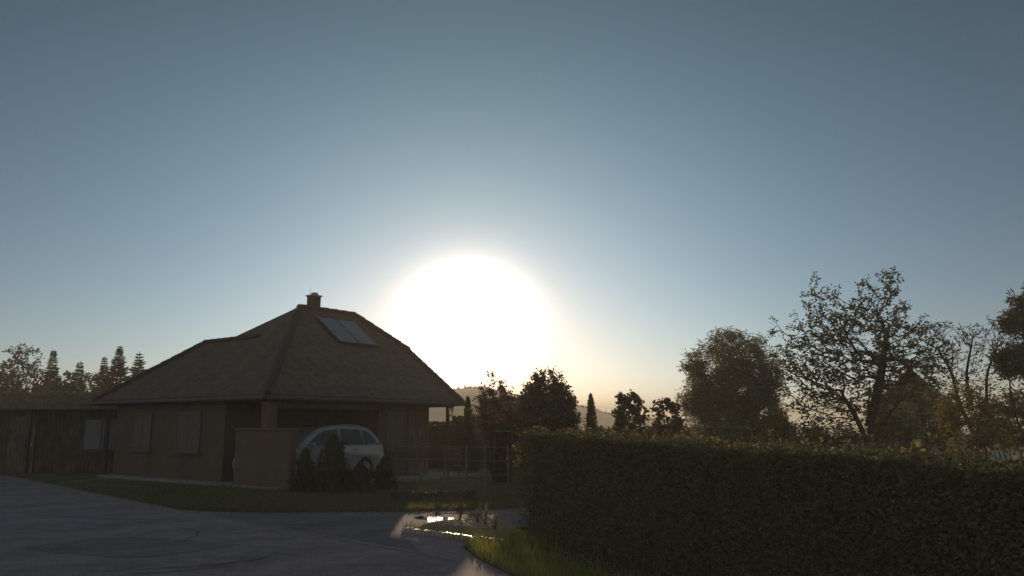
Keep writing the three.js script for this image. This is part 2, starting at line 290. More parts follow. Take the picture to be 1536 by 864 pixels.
{ // loose stones on the bed
  const r = rng(21), stone = new THREE.IcosahedronGeometry(1, 0), items = [];
  while (items.length < 4200) { const x = -1.8 + 2 * r(), d = 11.4 + 2.6 * r(); if (inside(GRAVEL, x, -d)) items.push([V(x, moundAt(x, -d) + 0.004, -d), [0.008 + 0.012 * r(), 0.006 + 0.006 * r(), 0.008 + 0.012 * r()]]); }
  tag(scatter('gravel', stone, M.pebble, items, null, [[0.7, 0.65, 0.6], [1, 0.95, 0.9]], r), 'brownish loose gravel on the small triangle beside the road', 'gravel');
}
{ // row of small kerb setts catching the sun
  const k = new THREE.Group(); k.name = 'kerb'; k.userData.kind = 'structure'; scene.add(k);
  const a = g2(606, 798), b = g2(716, 812.5), L = a.distanceTo(b), n = 15, w = L / n, r = rng(9), turn = Math.atan2(-(b.z - a.z), b.x - a.x), vars = [0, 1, 2].map((i) => uvMetres(new RoundedBoxGeometry(w - 0.012, 0.1, 0.1 + 0.006 * i, 2, 0.014)));
  for (let i = 0; i < n + 5; i++) { const s = mesh(i ? 'stone_' + String(i).padStart(3, '0') : 'stone', vars[i % 3], M.kerb, k); s.position.copy(a).lerp(b, (i + 0.5) / n); s.position.y = 0.014 + 0.012 * r(); s.rotation.set(0.05 * gauss(r), turn + 0.04 * gauss(r), 0.04 * gauss(r)); }
}
{ // hairline cracks, a worn patch and loose grit on the road
  const r = rng(33), strip = (pts, w) => { const L = [], Q = []; pts.forEach((p, i) => { const a = pts[Math.max(0, i - 1)], b = pts[Math.min(pts.length - 1, i + 1)], n = V(-(b.z - a.z), 0, b.x - a.x).normalize(), k = w * (0.4 + 0.9 * r()) * (i === 0 || i === pts.length - 1 ? 0.1 : 1); L.push(p.clone().addScaledVector(n, k)); Q.unshift(p.clone().addScaledVector(n, -k)); }); return sheet([...L, ...Q], 0.0085); };
  for (const [x, d, a, n, w] of [[-5.5, 13.2, 0.5, 26, 0.012], [-9.5, 15.5, 0.75, 30, 0.014], [-3.2, 9.6, 2.2, 20, 0.01], [-7.5, 12.5, 1.9, 18, 0.011], [-2.4, 12.9, 0.1, 16, 0.01], [-4.8, 9.2, 0.2, 18, 0.012]]) { let p = gp(x, d), t = a; const pts = []; for (let i = 0; i < n; i++) { pts.push(p.clone()); t += 0.35 * gauss(r); p = p.clone().add(V(Math.cos(t) * 0.13, 0, Math.sin(t) * 0.13)); } setting('road_crack', strip(pts, w), M.seam2); }
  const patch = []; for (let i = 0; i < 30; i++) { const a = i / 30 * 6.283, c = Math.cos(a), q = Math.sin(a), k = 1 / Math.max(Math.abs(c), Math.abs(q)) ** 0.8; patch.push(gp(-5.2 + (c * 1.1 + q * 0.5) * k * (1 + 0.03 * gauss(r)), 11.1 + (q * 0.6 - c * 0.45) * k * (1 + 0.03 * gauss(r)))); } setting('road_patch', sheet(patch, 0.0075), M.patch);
  const stone = new THREE.IcosahedronGeometry(1, 0), items = [];
  for (let i = 0; i < 2600; i++) { const f = r(), e = Math.abs(gauss(r)) * 0.35, p = f < 0.6 ? A1.clone().lerp(A2, r() * 1.05) : g2(300 + 480 * r(), 769); items.push([V(p.x + (f < 0.6 ? 0.1 - e : 0), 0.008, p.z + (f < 0.6 ? e : 0.05 + e)), [0.006 + 0.01 * r(), 0.005, 0.006 + 0.01 * r()]]); }
  tag(scatter('grit', stone, M.pebble, items, null, [[0.5, 0.45, 0.42], [0.9, 0.85, 0.8]], r), 'loose grit washed along the edge of the road and lawn', 'grit');
}
{ // puddles
  const blob = (name, cx, cy, rx, ry, label, seed) => { const r = rng(seed), pts = []; for (let i = 0; i < 36; i++) { const a = i / 36 * 6.283, k = 1 + 0.16 * Math.sin(a * 3 + seed) + 0.1 * Math.sin(a * 5 + seed * 2) + 0.05 * gauss(r); pts.push(g2(cx + Math.cos(a) * rx * k, cy + Math.sin(a) * ry * k)); } return tag(mesh(name, sheet(pts, 0.0085), M.water), label, 'puddle'); };
  blob('puddle', 657, 779.5, 21, 4.6, 'large puddle on the side street mirroring the sunset glow', 2);
  blob('puddle', 630, 777, 7, 2.6, 'small puddle on the side street left of the large one', 5);
}

// ---------------------------------------------------------------- the bungalow
const HC = V(-6.6, 0, -28), HTURN = Math.atan2(0.8, 0.6);
const house = thing('house', 'brown bungalow with a wide hipped tile roof, open carport corner and chimney', 'house', HC, HTURN);
const inHouse = (u, v, y = 0) => V(HC.x + 0.6 * u + 0.8 * v, y, HC.z - 0.8 * u + 0.6 * v);
{
  const RH = 5.7, EH = 2.45, EV = 4.5, U0 = -5.65, U1 = 2.25, KS = 1.85, KH = RH - (RH - EH) * KS / EV;
  const A = [-1.25, RH, 0], B = [1.25, RH, 0], f1 = [U0, EH, EV], f0 = [U0, EH, -EV], r1 = [U1, EH, EV], r0 = [U1, EH, -EV], k1 = [U1, KH, KS], k0 = [U1, KH, -KS];
  const W1 = [-2.86, 4.5, 0.05], W2 = [-2.86, 4.5, -3.0], w0 = [U0, EH, -4.85], w3 = [-0.07, EH, -4.85], wf = [U0, EH, -0.05];
  const tops = [[A, f1, r1, k1, B], [A, B, k0, r0, f0], [A, f0, f1], [B, k1, k0], [W1, W2, w0, wf], [W2, w3, w0], [W2, W1, [-0.07, EH, -0.05], w3]];
  const roof = mesh('roof', faces(tops), M.roof, house);
  // underside, a hand below, and the boards round the edge
  const low = (p) => [p[0], p[1] - 0.16, p[2]];
  mesh('soffit', faces([[low(f0), low(f1), low(r1), low(r0)]]), M.wood, house);
  const edge = (a, b) => faces([[a, b, low(b), low(a)]]);
  mesh('fascia', [edge(f0, f1), edge(f1, r1), edge(r1, k1), edge(k1, k0), edge(k0, r0), edge(r0, f0), edge(w0, w3), edge(f0, w0), edge(w3, [-0.07, EH, -4.5])], M.wood, house);
  mesh('soffit', faces([[low(w0), low(w3), [-0.07, EH - 0.16, -4.5], low(f0)]]), M.wood, house);
  // ridge and hip tiles, one by one
  const cap = uvMetres(new THREE.CylinderGeometry(0.11, 0.13, 0.4, 8, 1, true, 0, Math.PI).rotateZ(Math.PI / 2));
  const up = V(0, 1, 0);
  for (const [a, b] of [[A, B], [A, f1], [B, k1], [W1, W2], [W2, w0]]) {
    const p = V(...a), q = V(...b), L = p.distanceTo(q), n = Math.floor(L / 0.36);
    for (let i = 0; i < n; i++) { const m = mesh('ridge_tile', cap, M.ridge, roof); m.position.copy(p).lerp(q, (i + 0.5) / n); m.position.y -= 0.025; const d = q.clone().sub(p).normalize(), z = V().crossVectors(d, up).normalize(), y = V().crossVectors(z, d); m.quaternion.setFromRotationMatrix(new THREE.Matrix4().makeBasis(d, y, z)); }
  }
  // verge tiles on the near side of the right gable
  { const p = V(...k1), q = V(...r1), n = 10; for (let i = 0; i < n; i++) { const m = mesh('verge_tile', uvMetres(box(0.3, 0.06, 0.42, 0, 0, 0, 0.015)), M.ridge, roof); m.position.copy(p).lerp(q, (i + 0.5) / n); m.position.x -= 0.1; m.position.y += 0.02; m.rotation.x = Math.atan2(RH - EH, EV) + 0.06; } }
  // chimney
  const ch = mesh('chimney', [box(0.34, 0.8, 0.33, -0.65, 5.72, 0)], M.brick, roof);
  mesh('chimney_cap', [box(0.42, 0.05, 0.4, -0.65, 6.14, 0), box(0.17, 0.1, 0.17, -0.63, 6.21, 0)], M.concrete, ch);
  mesh('antenna', [rod(V(-0.75, 6.16, -0.1), V(-0.75, 6.45, -0.1), 0.008, 0.005, 5)], M.dark, ch);
  // solar panels on the street slope
  const slope = Math.atan2(RH - EH, EV), panels = [];
  for (let i = 0; i < 2; i++) { const p = mesh('solar_panel', [box(0.82, 0.04, 1.6, 0, 0, 0, 0.01)], M.panel, house); mesh('panel_frame', [box(0.85, 0.045, 0.03, 0, 0.002, 0.8), box(0.85, 0.045, 0.03, 0, 0.002, -0.8), box(0.03, 0.045, 1.57, 0.41, 0.002, 0), box(0.03, 0.045, 1.57, -0.41, 0.002, 0)], M.dull, p); const v = 1.35; p.position.set(-0.68 + i * 0.86, RH - (RH - EH) * v / EV + 0.1, v); p.rotation.x = slope; }
  // walls
  const wall = (x0, x1, z0, z1, h, m, y = 0.08) => mesh('wall', [box(x1 - x0, h - y, z1 - z0, (x0 + x1) / 2, (h + y) / 2, (z0 + z1) / 2)], m, house);
  wall(-5.2, -4.96, -4.1, 2.0, 2.3, M.plaster);                 // street side, left of the carport
  wall(-4.96, -1.0, 1.76, 2.0, 2.3, M.plaster);                 // back of the carport
  wall(-1.24, -1.0, 2.0, 4.05, 2.3, M.plaster);
  wall(-1.0, 0.85, 3.81, 4.05, 2.3, M.plaster);                  // right facade, then the open corner porch
  wall(0.61, 0.85, 2.0, 3.81, 2.3, M.plaster); wall(0.85, 1.76, 1.9, 2.14, 2.3, M.plaster);
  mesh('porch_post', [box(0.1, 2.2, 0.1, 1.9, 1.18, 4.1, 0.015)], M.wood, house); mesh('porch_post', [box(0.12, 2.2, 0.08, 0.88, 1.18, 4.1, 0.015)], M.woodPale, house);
  wall(1.76, 2.0, -4.1, 2.14, 2.3, M.plaster); wall(-4.96, 1.76, -4.1, -3.86, 2.3, M.plaster);
  mesh('gable', faces([[[1.9, EH - 0.2, -4.42], [1.9, EH - 0.2, 4.42], [1.9, KH - 0.12, KS], [1.9, KH - 0.12, -KS]]]), M.plaster, house);
  mesh('floor_slab', [box(7.9, 0.08, 9.3, -1.7, 0.04, 0.5)], M.concrete, house);
  mesh('carport_post', [box(0.3, 2.2, 0.3, -5.3, 1.18, 4.15, 0.02)], M.plasterPale, house);
  mesh('carport_beam', [box(4.2, 0.2, 0.14, -3.1, 2.2, 4.2)], M.wood, house);
  // windows and door
  const win = (x, y, z, w, h, turn) => { const g = new THREE.Group(); g.name = 'window'; g.position.set(x, y, z); g.rotation.y = turn; house.add(g); mesh('frame', [box(w, 0.07, 0.08, 0, h / 2, 0), box(w, 0.07, 0.08, 0, -h / 2, 0), box(0.07, h - 0.07, 0.08, w / 2 - 0.035, 0, 0), box(0.07, h - 0.07, 0.08, -w / 2 + 0.035, 0, 0), box(0.06, h - 0.07, 0.07, 0, 0, 0)], M.frame, g); mesh('shutter', [box(w - 0.1, h - 0.1, 0.03, 0, 0, 0.01)], M.frame, g); mesh('sill', [box(w + 0.16, 0.04, 0.16, 0, -h / 2 - 0.055, 0.06)], M.frame, g); };
  win(-5.22, 1.45, 0.2, 1.3, 1.1, -Math.PI / 2); win(-5.22, 1.45, -2.4, 1.1, 1.1, -Math.PI / 2); win(-0.5, 1.45, 4.07, 0.8, 1.1, 0);
  const door = mesh('door', [box(0.78, 2.0, 0.06, 0.42, 1.08, 4.06, 0.01)], M.woodPale, house);
  mesh('door_handle', [rod(V(0.74, 1.05, 4.12), V(0.62, 1.05, 4.12), 0.012, 0.012, 6)], M.metal, door);
  mesh('gutter', [rod(V(U0, EH - 0.1, EV + 0.07), V(U1, EH - 0.1, EV + 0.07), 0.06, 0.06, 8), rod(V(U0 - 0.07, EH - 0.1, -4.85), V(U0 - 0.07, EH - 0.1, EV), 0.06, 0.06, 8)], M.dull, house);
  mesh('downpipe', [rod(V(2.06, 0.1, 1.9), V(2.06, 2.15, 1.9), 0.045, 0.045, 8), rod(V(2.06, 2.15, 1.9), V(2.06, 2.32, 1.9), 0.045, 0.045, 8)], M.dull, house);
}
{ // lantern hung from the right eave
  const p = at(676, 610, 26.1), t = thing('lantern', 'white glazed lantern hanging under the right end of the eave', 'lantern', p);
  const g = new THREE.CylinderGeometry(0.115, 0.07, 0.22, 4, 1, true).rotateY(Math.PI / 4).translate(0, -0.15, 0);
  mesh('glass', [g], M.lantern, t);
  const hood = mesh('hood', [new THREE.ConeGeometry(0.15, 0.08, 4).rotateY(Math.PI / 4).translate(0, 0, 0)], M.dark, t);
  mesh('cage', [[0, 1, 2, 3].map((k) => { const a = Math.PI / 4 + k * Math.PI / 2; return rod(V(Math.cos(a) * 0.118, -0.04, Math.sin(a) * 0.118), V(Math.cos(a) * 0.073, -0.26, Math.sin(a) * 0.073), 0.008, 0.008, 4); }), box(0.11, 0.02, 0.11, 0, -0.27, 0), rod(V(0, -0.27, 0), V(0, -0.32, 0), 0.03, 0.01, 6)], M.dark, t);
  mesh('chain', [rod(V(0, 0.03, 0), V(0, Math.max(0.06, 2.32 - p.y), 0), 0.008, 0.008, 4)], M.dark, t);
}
{ // low wall closing the carport
  const t = thing('garden_wall', 'low pale plastered wall at the corner of the carport', 'wall', inHouse(-5.5, 4.3), HTURN);
  mesh('wall_face', [box(0.18, 1.5, 2.35, 0, 0.75, 0)], M.plasterPale, t); mesh('coping', [box(0.26, 0.07, 2.42, 0, 1.535, 0, 0.02)], M.plasterPale, t);
}
{ // low outbuilding to the left of the house
  const t = thing('outbuilding', 'low flat-roofed timber outbuilding left of the bungalow', 'shed', V(-18.6, 0, -28.2));
  mesh('wall', [box(11.3, 2.2, 3.4, 0.6, 1.1, -1.7)], M.wood, t);
  const rf = mesh('roof', [box(10.4, 0.1, 4.4, 0, 2.36, -1.6, 0.02)], M.roof, t); mesh('fascia', [box(10.44, 0.16, 0.04, 0, 2.28, 0.63)], M.woodPale, rf);
  const w = mesh('window', [box(1.3, 1.14, 0.06, 4.2, 1.33, 0.02)], M.dull, t); mesh('pane', [box(1.16, 1.0, 0.02, 4.2, 1.33, 0.06)], M.curtain, w); mesh('glazing_bar', [box(0.05, 1.0, 0.03, 4.2, 1.33, 0.075)], M.dull, w); mesh('sill', [box(1.45, 0.05, 0.16, 4.2, 0.73, 0.06)], M.dull, w);
  const d = mesh('door', [box(0.95, 1.95, 0.05, 1.4, 0.98, 0.025)], M.woodPale, t); mesh('door_handle', [box(0.03, 0.12, 0.05, 1.78, 1.0, 0.07)], M.metal, d);
  for (const x of [-4.6, -1.6, 1.9, 4.6]) mesh('post', [box(0.12, 2.2, 0.12, x, 1.1, 0.5)], M.wood, t);
}
// ---------------------------------------------------------------- the white car
{
  const t = thing('parked_car', 'pale silver-white estate car parked under the carport beside the bungalow', 'car', inHouse(-3.2, 3.4, 0.08), HTURN + Math.PI);
  const taper = (g) => { const p = g.attributes.position; for (let i = 0; i < p.count; i++) { const y = p.getY(i), x = p.getX(i); let k = y > 0.9 ? 1 - 0.2 * (y - 0.9) / 0.65 : 1; k *= 1 - 0.10 * Math.pow(Math.max(0, Math.abs(x) - 1.3) / 0.85, 2); p.setZ(i, p.getZ(i) * k); } g.computeVertexNormals(); return g; };
  const ext = (s, w, b, o = 0) => taper(new THREE.ExtrudeGeometry(s, { depth: w - 2 * b, bevelEnabled: b > 0, bevelThickness: b, bevelSize: b, bevelSegments: 3, steps: 6, curveSegments: 16 }).translate(0, 0, -(w - 2 * b) / 2 + o));
  const b = new THREE.Shape(); b.moveTo(-2.05, 0.28); b.lineTo(-1.72, 0.24); b.absarc(-1.3, 0.32, 0.36, Math.PI, 0, true); b.lineTo(0.94, 0.22); b.absarc(1.3, 0.32, 0.36, Math.PI, 0, true); b.lineTo(1.95, 0.26); b.quadraticCurveTo(2.1, 0.4, 2.04, 0.62); b.quadraticCurveTo(1.8, 0.84, 1.0, 0.94); b.lineTo(-2.0, 0.98); b.quadraticCurveTo(-2.12, 0.7, -2.05, 0.28);
  mesh('body', toCreasedNormals(uvMetres(ext(b, 1.74, 0.05)), 0.6), M.paint, t);
  const c = new THREE.Shape(); c.moveTo(1.12, 0.93); c.quadraticCurveTo(0.6, 1.36, 0.2, 1.47); c.quadraticCurveTo(-0.6, 1.6, -1.3, 1.5); c.quadraticCurveTo(-1.75, 1.42, -2.0, 0.97); c.lineTo(1.12, 0.93);
  mesh('cabin', toCreasedNormals(uvMetres(ext(c, 1.62, 0.05)), 0.6), M.paint, t);
  for (const s of [-1, 1]) {
    const w1 = new THREE.Shape(); w1.moveTo(0.86, 0.98); w1.quadraticCurveTo(0.5, 1.3, 0.18, 1.4); w1.lineTo(-0.3, 1.45); w1.lineTo(-0.34, 0.98);
    const w2 = new THREE.Shape(); w2.moveTo(-0.44, 0.98); w2.lineTo(-0.4, 1.455); w2.lineTo(-1.15, 1.43); w2.lineTo(-1.28, 0.99);
    const w3 = new THREE.Shape(); w3.moveTo(-1.36, 0.99); w3.lineTo(-1.25, 1.42); w3.quadraticCurveTo(-1.6, 1.36, -1.84, 1.02);
    for (const w of [w1, w2, w3]) mesh('side_window', uvMetres(ext(w, 0.012, 0, s * 0.813)), M.glass, t);
    for (const x of [0.28, -0.62]) mesh('door_handle', [box(0.16, 0.03, 0.03, x - 0.3, 0.86, s * 0.875, 0.01)], M.paint, t);
    const mir = mesh('mirror', [box(0.12, 0.14, 0.2, 0.78, 1.03, s * 0.96, 0.05)], M.paint, t);
    mesh('headlight', [box(0.2, 0.15, 0.36, 1.9, 0.68, s * 0.6, 0.05)], M.glass, t); mesh('taillight', [box(0.1, 0.3, 0.2, -2.02, 0.82, s * 0.7, 0.04)], M.red, t);
    for (const x of [1.3, -1.3]) {
      const w = mesh('wheel', [new THREE.TorusGeometry(0.24, 0.085, 10, 24).translate(x, 0.32, s * 0.76), new THREE.CylinderGeometry(0.26, 0.26, 0.14, 24).rotateX(Math.PI / 2).translate(x, 0.32, s * 0.76)], M.rubber, t);
      mesh('rim', [new THREE.CylinderGeometry(0.2, 0.2, 0.02, 20).rotateX(Math.PI / 2).translate(x, 0.32, s * 0.835), [0, 1, 2, 3, 4].map((k) => box(0.04, 0.17, 0.03, 0, 0.1, 0).rotateZ(k * 1.2566).translate(x, 0.32, s * 0.85))], M.metal, w);
    }
    mesh('roof_rail', [rod(V(0.1, 1.54, s * 0.56), V(-1.3, 1.55, s * 0.56), 0.018, 0.018, 6)], M.metal, t);
  }
  mesh('windscreen', faces([[[1.07, 1.0, -0.68], [1.07, 1.0, 0.68], [0.32, 1.465, 0.55], [0.32, 1.465, -0.55]]]), M.glass, t);
  mesh('rear_window', faces([[[-1.99, 1.03, -0.62], [-1.99, 1.03, 0.62], [-1.68, 1.43, 0.52], [-1.68, 1.43, -0.52]]]), M.glass, t);
  for (const [x, y] of [[2.03, 0.36], [-2.07, 0.4]]) mesh('bumper', [box(0.12, 0.2, 1.6, x, y, 0, 0.05)], M.dark, t);
}
// ---------------------------------------------------------------- small conifers before the car, garden between house and hedge
[[459, 19.6, 677, 0.5, 'dark young conifer beside the end of the low wall'], [501, 19.6, 656, 0.8, 'tallest and broadest young conifer in the row before the white car'],
 [541, 19.4, 700, 0.6, 'lowest rounded young conifer in the middle of the row'], [578, 20.2, 688, 0.5, 'young conifer at the right end of the row before the car']].forEach(([px, d, py, w, label], i) => { const p = at(px, py, d), h = p.y; p.y = 0; columnConifer(thing('conifer', label, 'conifer', p, 0, 'young conifers before the carport'), h, w * 1.2, 40 + i * 3, [[0.05, 0.05, 0.025], [0.08, 0.075, 0.035]]); });
function shrub(name, label, category, [px, top, d], w, opt) { // a bush whose crown spans w metres and reaches the pixel row top
  const p = at(px, top, d), h = p.y; p.y = 0; const t = thing(name, label, category, p, 0, opt.group), r = rng(opt.seed * 7), low = opt.low ?? 0.1;
  const stems = Array.from({ length: opt.stems ?? 4 }, (_, i) => { const a = i * 1.7 + r(), k = w * 0.16; return [[0.05 * Math.cos(a), 0, 0.05 * Math.sin(a)], [k * Math.cos(a), h * 0.3, k * Math.sin(a)], [1.7 * k * Math.cos(a), h * 0.62, 1.7 * k * Math.sin(a)]]; });
  const cy = h * (low + 1) / 2, ry = h * (1 - low) / 2;
  return grow(t, { step: 0.22, start: 0.2, tip: 0.005, ...opt, stems, blobs: [[0, cy, 0, w * 0.46, ry * 0.93, w * 0.42, opt.n ?? 150], ...(opt.spikes ? [[0, cy + ry * 0.45, 0, w * 0.4, ry * 0.72, w * 0.35, opt.spikes]] : [])] });
}
{ const p = at(702, 596, 29), h = p.y; p.y = 0; columnConifer(thing('conifer', 'slim columnar conifer behind the right corner of the bungalow', 'conifer', p), h, 0.62, 51, CONIFER, 0.7); }
{ const p = at(886, 591, 31), h = p.y; p.y = 0; columnConifer(thing('conifer', 'lone columnar conifer with two tips against the pale hill', 'conifer', p), h, 0.66, 52, CONIFER, 0.9); }
shrub('bush', 'big round leafy bush standing under the sun glow', 'bush', [818, 549, 23], 2.0, { seed: 61, n: 800, stems: 7, low: 0.03, leaf: { n: 24, size: 0.095, spread: 0.12, tones: RUSSET.concat(GREEN) } });
shrub('bush', 'open upright bush with thin shoots left of the big round one', 'bush', [743, 566, 23.6], 1.7, { seed: 62, n: 260, stems: 8, spikes: 80, low: 0.05, leaf: { n: 11, size: 0.09, spread: 0.07, tones: RUSSET } });
shrub('bush', 'dark bush with round leaves right of the lone conifer', 'bush', [944, 569, 20.5], 1.0, { seed: 63, n: 150, low: 0.05, leaf: { geo: ROUND, n: 22, size: 0.095, spread: 0.07, tones: GREEN } });
shrub('bush', 'reddish bush with open top beside the willow', 'bush', [1000, 580, 20], 1.05, { seed: 64, n: 150, low: 0.05, leaf: { geo: ROUND, n: 17, size: 0.085, spread: 0.06, tones: RUSSET } });
shrub('bush', 'low dark bush at the foot of the reddish bush', 'bush', [1036, 652, 17], 0.55, { seed: 65, n: 90, low: 0.02, leaf: { n: 12, size: 0.06, spread: 0.05, tones: GREEN } });
function clipped(name, label, px0, px1, top, d, depth, seed, size = 0.07, tones = GREEN) { // a clipped block of leaves
  const a = at(px0, top, d), b = at(px1, top, d), w = b.x - a.x, h = a.y, t = thing(name, label, 'hedge', V((a.x + b.x) / 2, 0, -d)), r = rng(seed), items = [];
  mesh('stems', [box(w * 0.95, h * 0.93, depth * 0.86, 0, h * 0.465, 0, Math.min(0.22, h * 0.14, depth * 0.25))], M.twig, t);
  const N = Math.round((w * h * 2 + w * depth) * 2.2 / (size * size));
  for (let i = 0; i < N; i++) { const u = (r() - 0.5), v = r(), z = r() - 0.5, k = 1 - 0.1 * Math.pow(Math.abs(u) * 2, 6) - 0.04 * perlin.noise(u * 9, z, seed), yy = h * k * (r() < 0.45 ? 1 - 0.12 * r() * r() : v); items.push([V((r() < 0.2 ? Math.sign(u) * (0.5 - 0.03 * r()) : u) * w * (1 - 0.03 * r()), Math.max(0.05, yy), (r() < 0.5 ? 0.5 - 0.08 * r() : z) * depth), size * (0.6 + 0.7 * r())]); }
  scatter('foliage', LEAF, M.dense, items, t, tones, r); return t;
}
clipped('clipped_hedge', 'rounded clipped dark hedge below the willow', 1060, 1132, 642, 19, 0.9, 71);
clipped('clipped_hedge', 'tall dark hedge behind the garden right of the bungalow', 722, 862, 598, 31.5, 1.2, 72, 0.1);
clipped('clipped_hedge', 'added lower hedge beside the columnar conifer to shade the side street', 681, 727, 625, 30, 0.9, 75, 0.1);  // added hedge, its height set to keep low sun off the street
clipped('clipped_hedge', 'added low hedge behind the open porch of the bungalow to shade the lawn', 634, 692, 633.5, 31.3, 0.7, 76, 0.08);  // added hedge, shades the lawn but leaves the puddle its glow
clipped('added_dwarf_hedge', 'added knee-high dwarf hedge shading the lawn before the porch', 588, 712, 737, 17.6, 0.3, 78, 0.05);  // added only to block the low sun from the lawn edge
clipped('clipped_hedge', 'long low hedge across the back of the right garden', 890, 1180, 641, 33, 1.0, 73, 0.12);
{ // garden chair with sunlit slats
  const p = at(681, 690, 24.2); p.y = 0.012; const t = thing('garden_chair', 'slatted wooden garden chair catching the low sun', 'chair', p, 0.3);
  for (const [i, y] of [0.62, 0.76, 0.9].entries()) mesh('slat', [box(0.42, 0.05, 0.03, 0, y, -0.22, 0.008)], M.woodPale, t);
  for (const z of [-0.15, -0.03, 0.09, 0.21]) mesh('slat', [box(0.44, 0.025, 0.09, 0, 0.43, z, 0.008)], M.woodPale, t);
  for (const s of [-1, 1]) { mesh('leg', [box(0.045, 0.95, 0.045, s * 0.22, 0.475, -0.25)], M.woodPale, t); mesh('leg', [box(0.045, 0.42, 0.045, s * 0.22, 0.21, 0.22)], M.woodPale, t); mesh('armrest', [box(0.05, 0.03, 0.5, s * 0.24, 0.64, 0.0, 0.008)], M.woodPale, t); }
}
{ // small shelter whose roof edge catches the sun
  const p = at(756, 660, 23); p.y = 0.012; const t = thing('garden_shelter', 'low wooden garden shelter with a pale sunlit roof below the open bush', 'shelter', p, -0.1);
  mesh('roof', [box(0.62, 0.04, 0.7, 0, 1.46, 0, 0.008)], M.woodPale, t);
  for (const x of [-0.25, 0.25]) mesh('side_panel', [box(0.04, 1.44, 0.56, x, 0.72, 0)], M.wood, t);
  mesh('back_panel', [box(0.46, 1.44, 0.04, 0, 0.72, -0.26)], M.wood, t); for (const y of [0.4, 0.8, 1.2]) mesh('shelf', [box(0.46, 0.025, 0.5, 0, y, 0.01)], M.wood, t);
}
{ // light wire fence
  const t = thing('wire_fence', 'thin wire fence on wooden posts along the garden lawn', 'fence', V(0, 0.012, 0)), L = [];
  const posts = [[598, 22.6], [633, 22.2], [668, 21.9], [700, 21.6], [728, 21.4], [762, 21.2]].map(([px, d]) => { const p = at(px, 640, d); p.y = 0; return p; });
  posts.forEach((p) => mesh('post', [rod(p, p.clone().setY(1.12), 0.035, 0.03, 7)], M.woodPale, t));
  for (let i = 0; i < posts.length - 1; i++) for (const y of [0.35, 0.7, 1.05]) L.push(rod(posts[i].clone().setY(y), posts[i + 1].clone().setY(y), 0.004, 0.004, 4));
  mesh('wire', L, M.metal, t);
}
// ---------------------------------------------------------------- trees left of the house
const treeAt = (name, label, cat, px, top, d, group) => { const p = at(px, top, d), h = p.y; p.y = 0; return [thing(name, label, cat, p, 0, group), h]; };
[[83, 524, 56, 3.4, 'dark spruce with a thin tip right of the bare tree'], [117, 541, 58, 3.4, 'small spruce between two bushes left of the house'], [160, 534, 57, 3.0, 'narrow spruce close beside the tallest spruce'], [179, 518, 55, 4.3, 'tallest dense spruce left of the house'], [214, 527, 52, 4.4, 'open airy spruce nearest the house roof']].forEach(([px, top, d, w, label], i) => { const [t, h] = treeAt('spruce', label, 'spruce', px, top, d); t.rotation.z = [0.015, -0.03, 0.02, -0.01, 0.03][i]; spruce(t, h, w, 80 + i, i === 4 ? 0.1 : 0.2, i === 4 ? 0.6 : 0.4); });
{ const [t, h] = treeAt('bare_tree', 'broad bare-topped tree at the far left', 'tree', 36, 512, 54); grow(t, { seed: 91, stems: [[[0, 0, 0], [0.1, 1.5, 0], [0, 3, 0.1]]], step: 0.45, tip: 0.012, blobs: [[0, h * 0.6, 0, 1.6, h * 0.38, 1.6, 220], [-1.0, h * 0.5, 0, 1.2, h * 0.3, 1.2, 80]], leaf: { n: 14, size: 0.19, spread: 0.22, mat: M.dense, tones: [[0.035, 0.035, 0.018], [0.06, 0.05, 0.025]] } }); }
[[66, 572, 50, 2.0, 'yellowing bush between the bare tree and first spruce', [[0.22, 0.16, 0.03], [0.3, 0.2, 0.04]]], [100, 552, 58, 2.2, 'thin leafy shrub between the two left spruces', OLIVE], [138, 549, 57, 2.6, 'open twiggy shrub between the middle spruces', AUTUMN], [196, 574, 50, 2.2, 'low twiggy shrub below the open spruce', OLIVE], [12, 560, 50, 2.6, 'russet bush at the left edge of the view', RUSSET]].forEach(([px, top, d, w, label, tones], i) => shrub('shrub', label, 'shrub', [px, top, d], w, { seed: 95 + i, n: 130, low: 0.02, step: 0.4, tip: 0.01, leaf: { n: 34, size: 0.19, spread: 0.24, mat: M.dense, tones: tones.map((c) => c.map((x) => x * 0.55)) } }));
clipped('clipped_hedge', 'dark tall hedge behind the outbuilding on the left', -60, 232, 590, 47, 1.6, 74, 0.17, OLIVE);
shrub('shrub', 'small twigs of a shrub behind the left roof slope', 'shrub', [270, 532, 33], 1.6, { seed: 77, n: 90, low: 0.4, step: 0.35, leaf: { n: 5, size: 0.1, spread: 0.1, tones: OLIVE } });
// ---------------------------------------------------------------- trees of the right garden
{ const [t, h] = treeAt('willow_tree', 'round fine-leaved willow tree right of the reddish bush', 'tree', 1094, 489, 25); const w = 1.62;
  grow(t, { seed: 101, stems: [[[0, 0, 0], [0.05, 0.8, 0], [-0.2, 1.9, 0.1]], [[0.12, 0, 0], [0.35, 0.9, 0.1], [0.6, 2.0, 0.2]], [[-0.1, 0, 0], [-0.4, 0.9, 0], [-0.8, 1.9, 0]]], step: 0.28, tip: 0.005, blobs: [[0, h * 0.6, 0, w, h * 0.39, w, 620], [-0.75, h * 0.42, 0.1, 0.85, h * 0.25, 0.9, 120], [0.75, h * 0.45, 0, 0.9, h * 0.28, 0.9, 120]], leaf: { geo: NARROW, n: 46, size: 0.14, spread: 0.17, mat: M.leafThin, tones: [[0.11, 0.11, 0.055], [0.19, 0.17, 0.09], [0.17, 0.13, 0.05]] } }); }
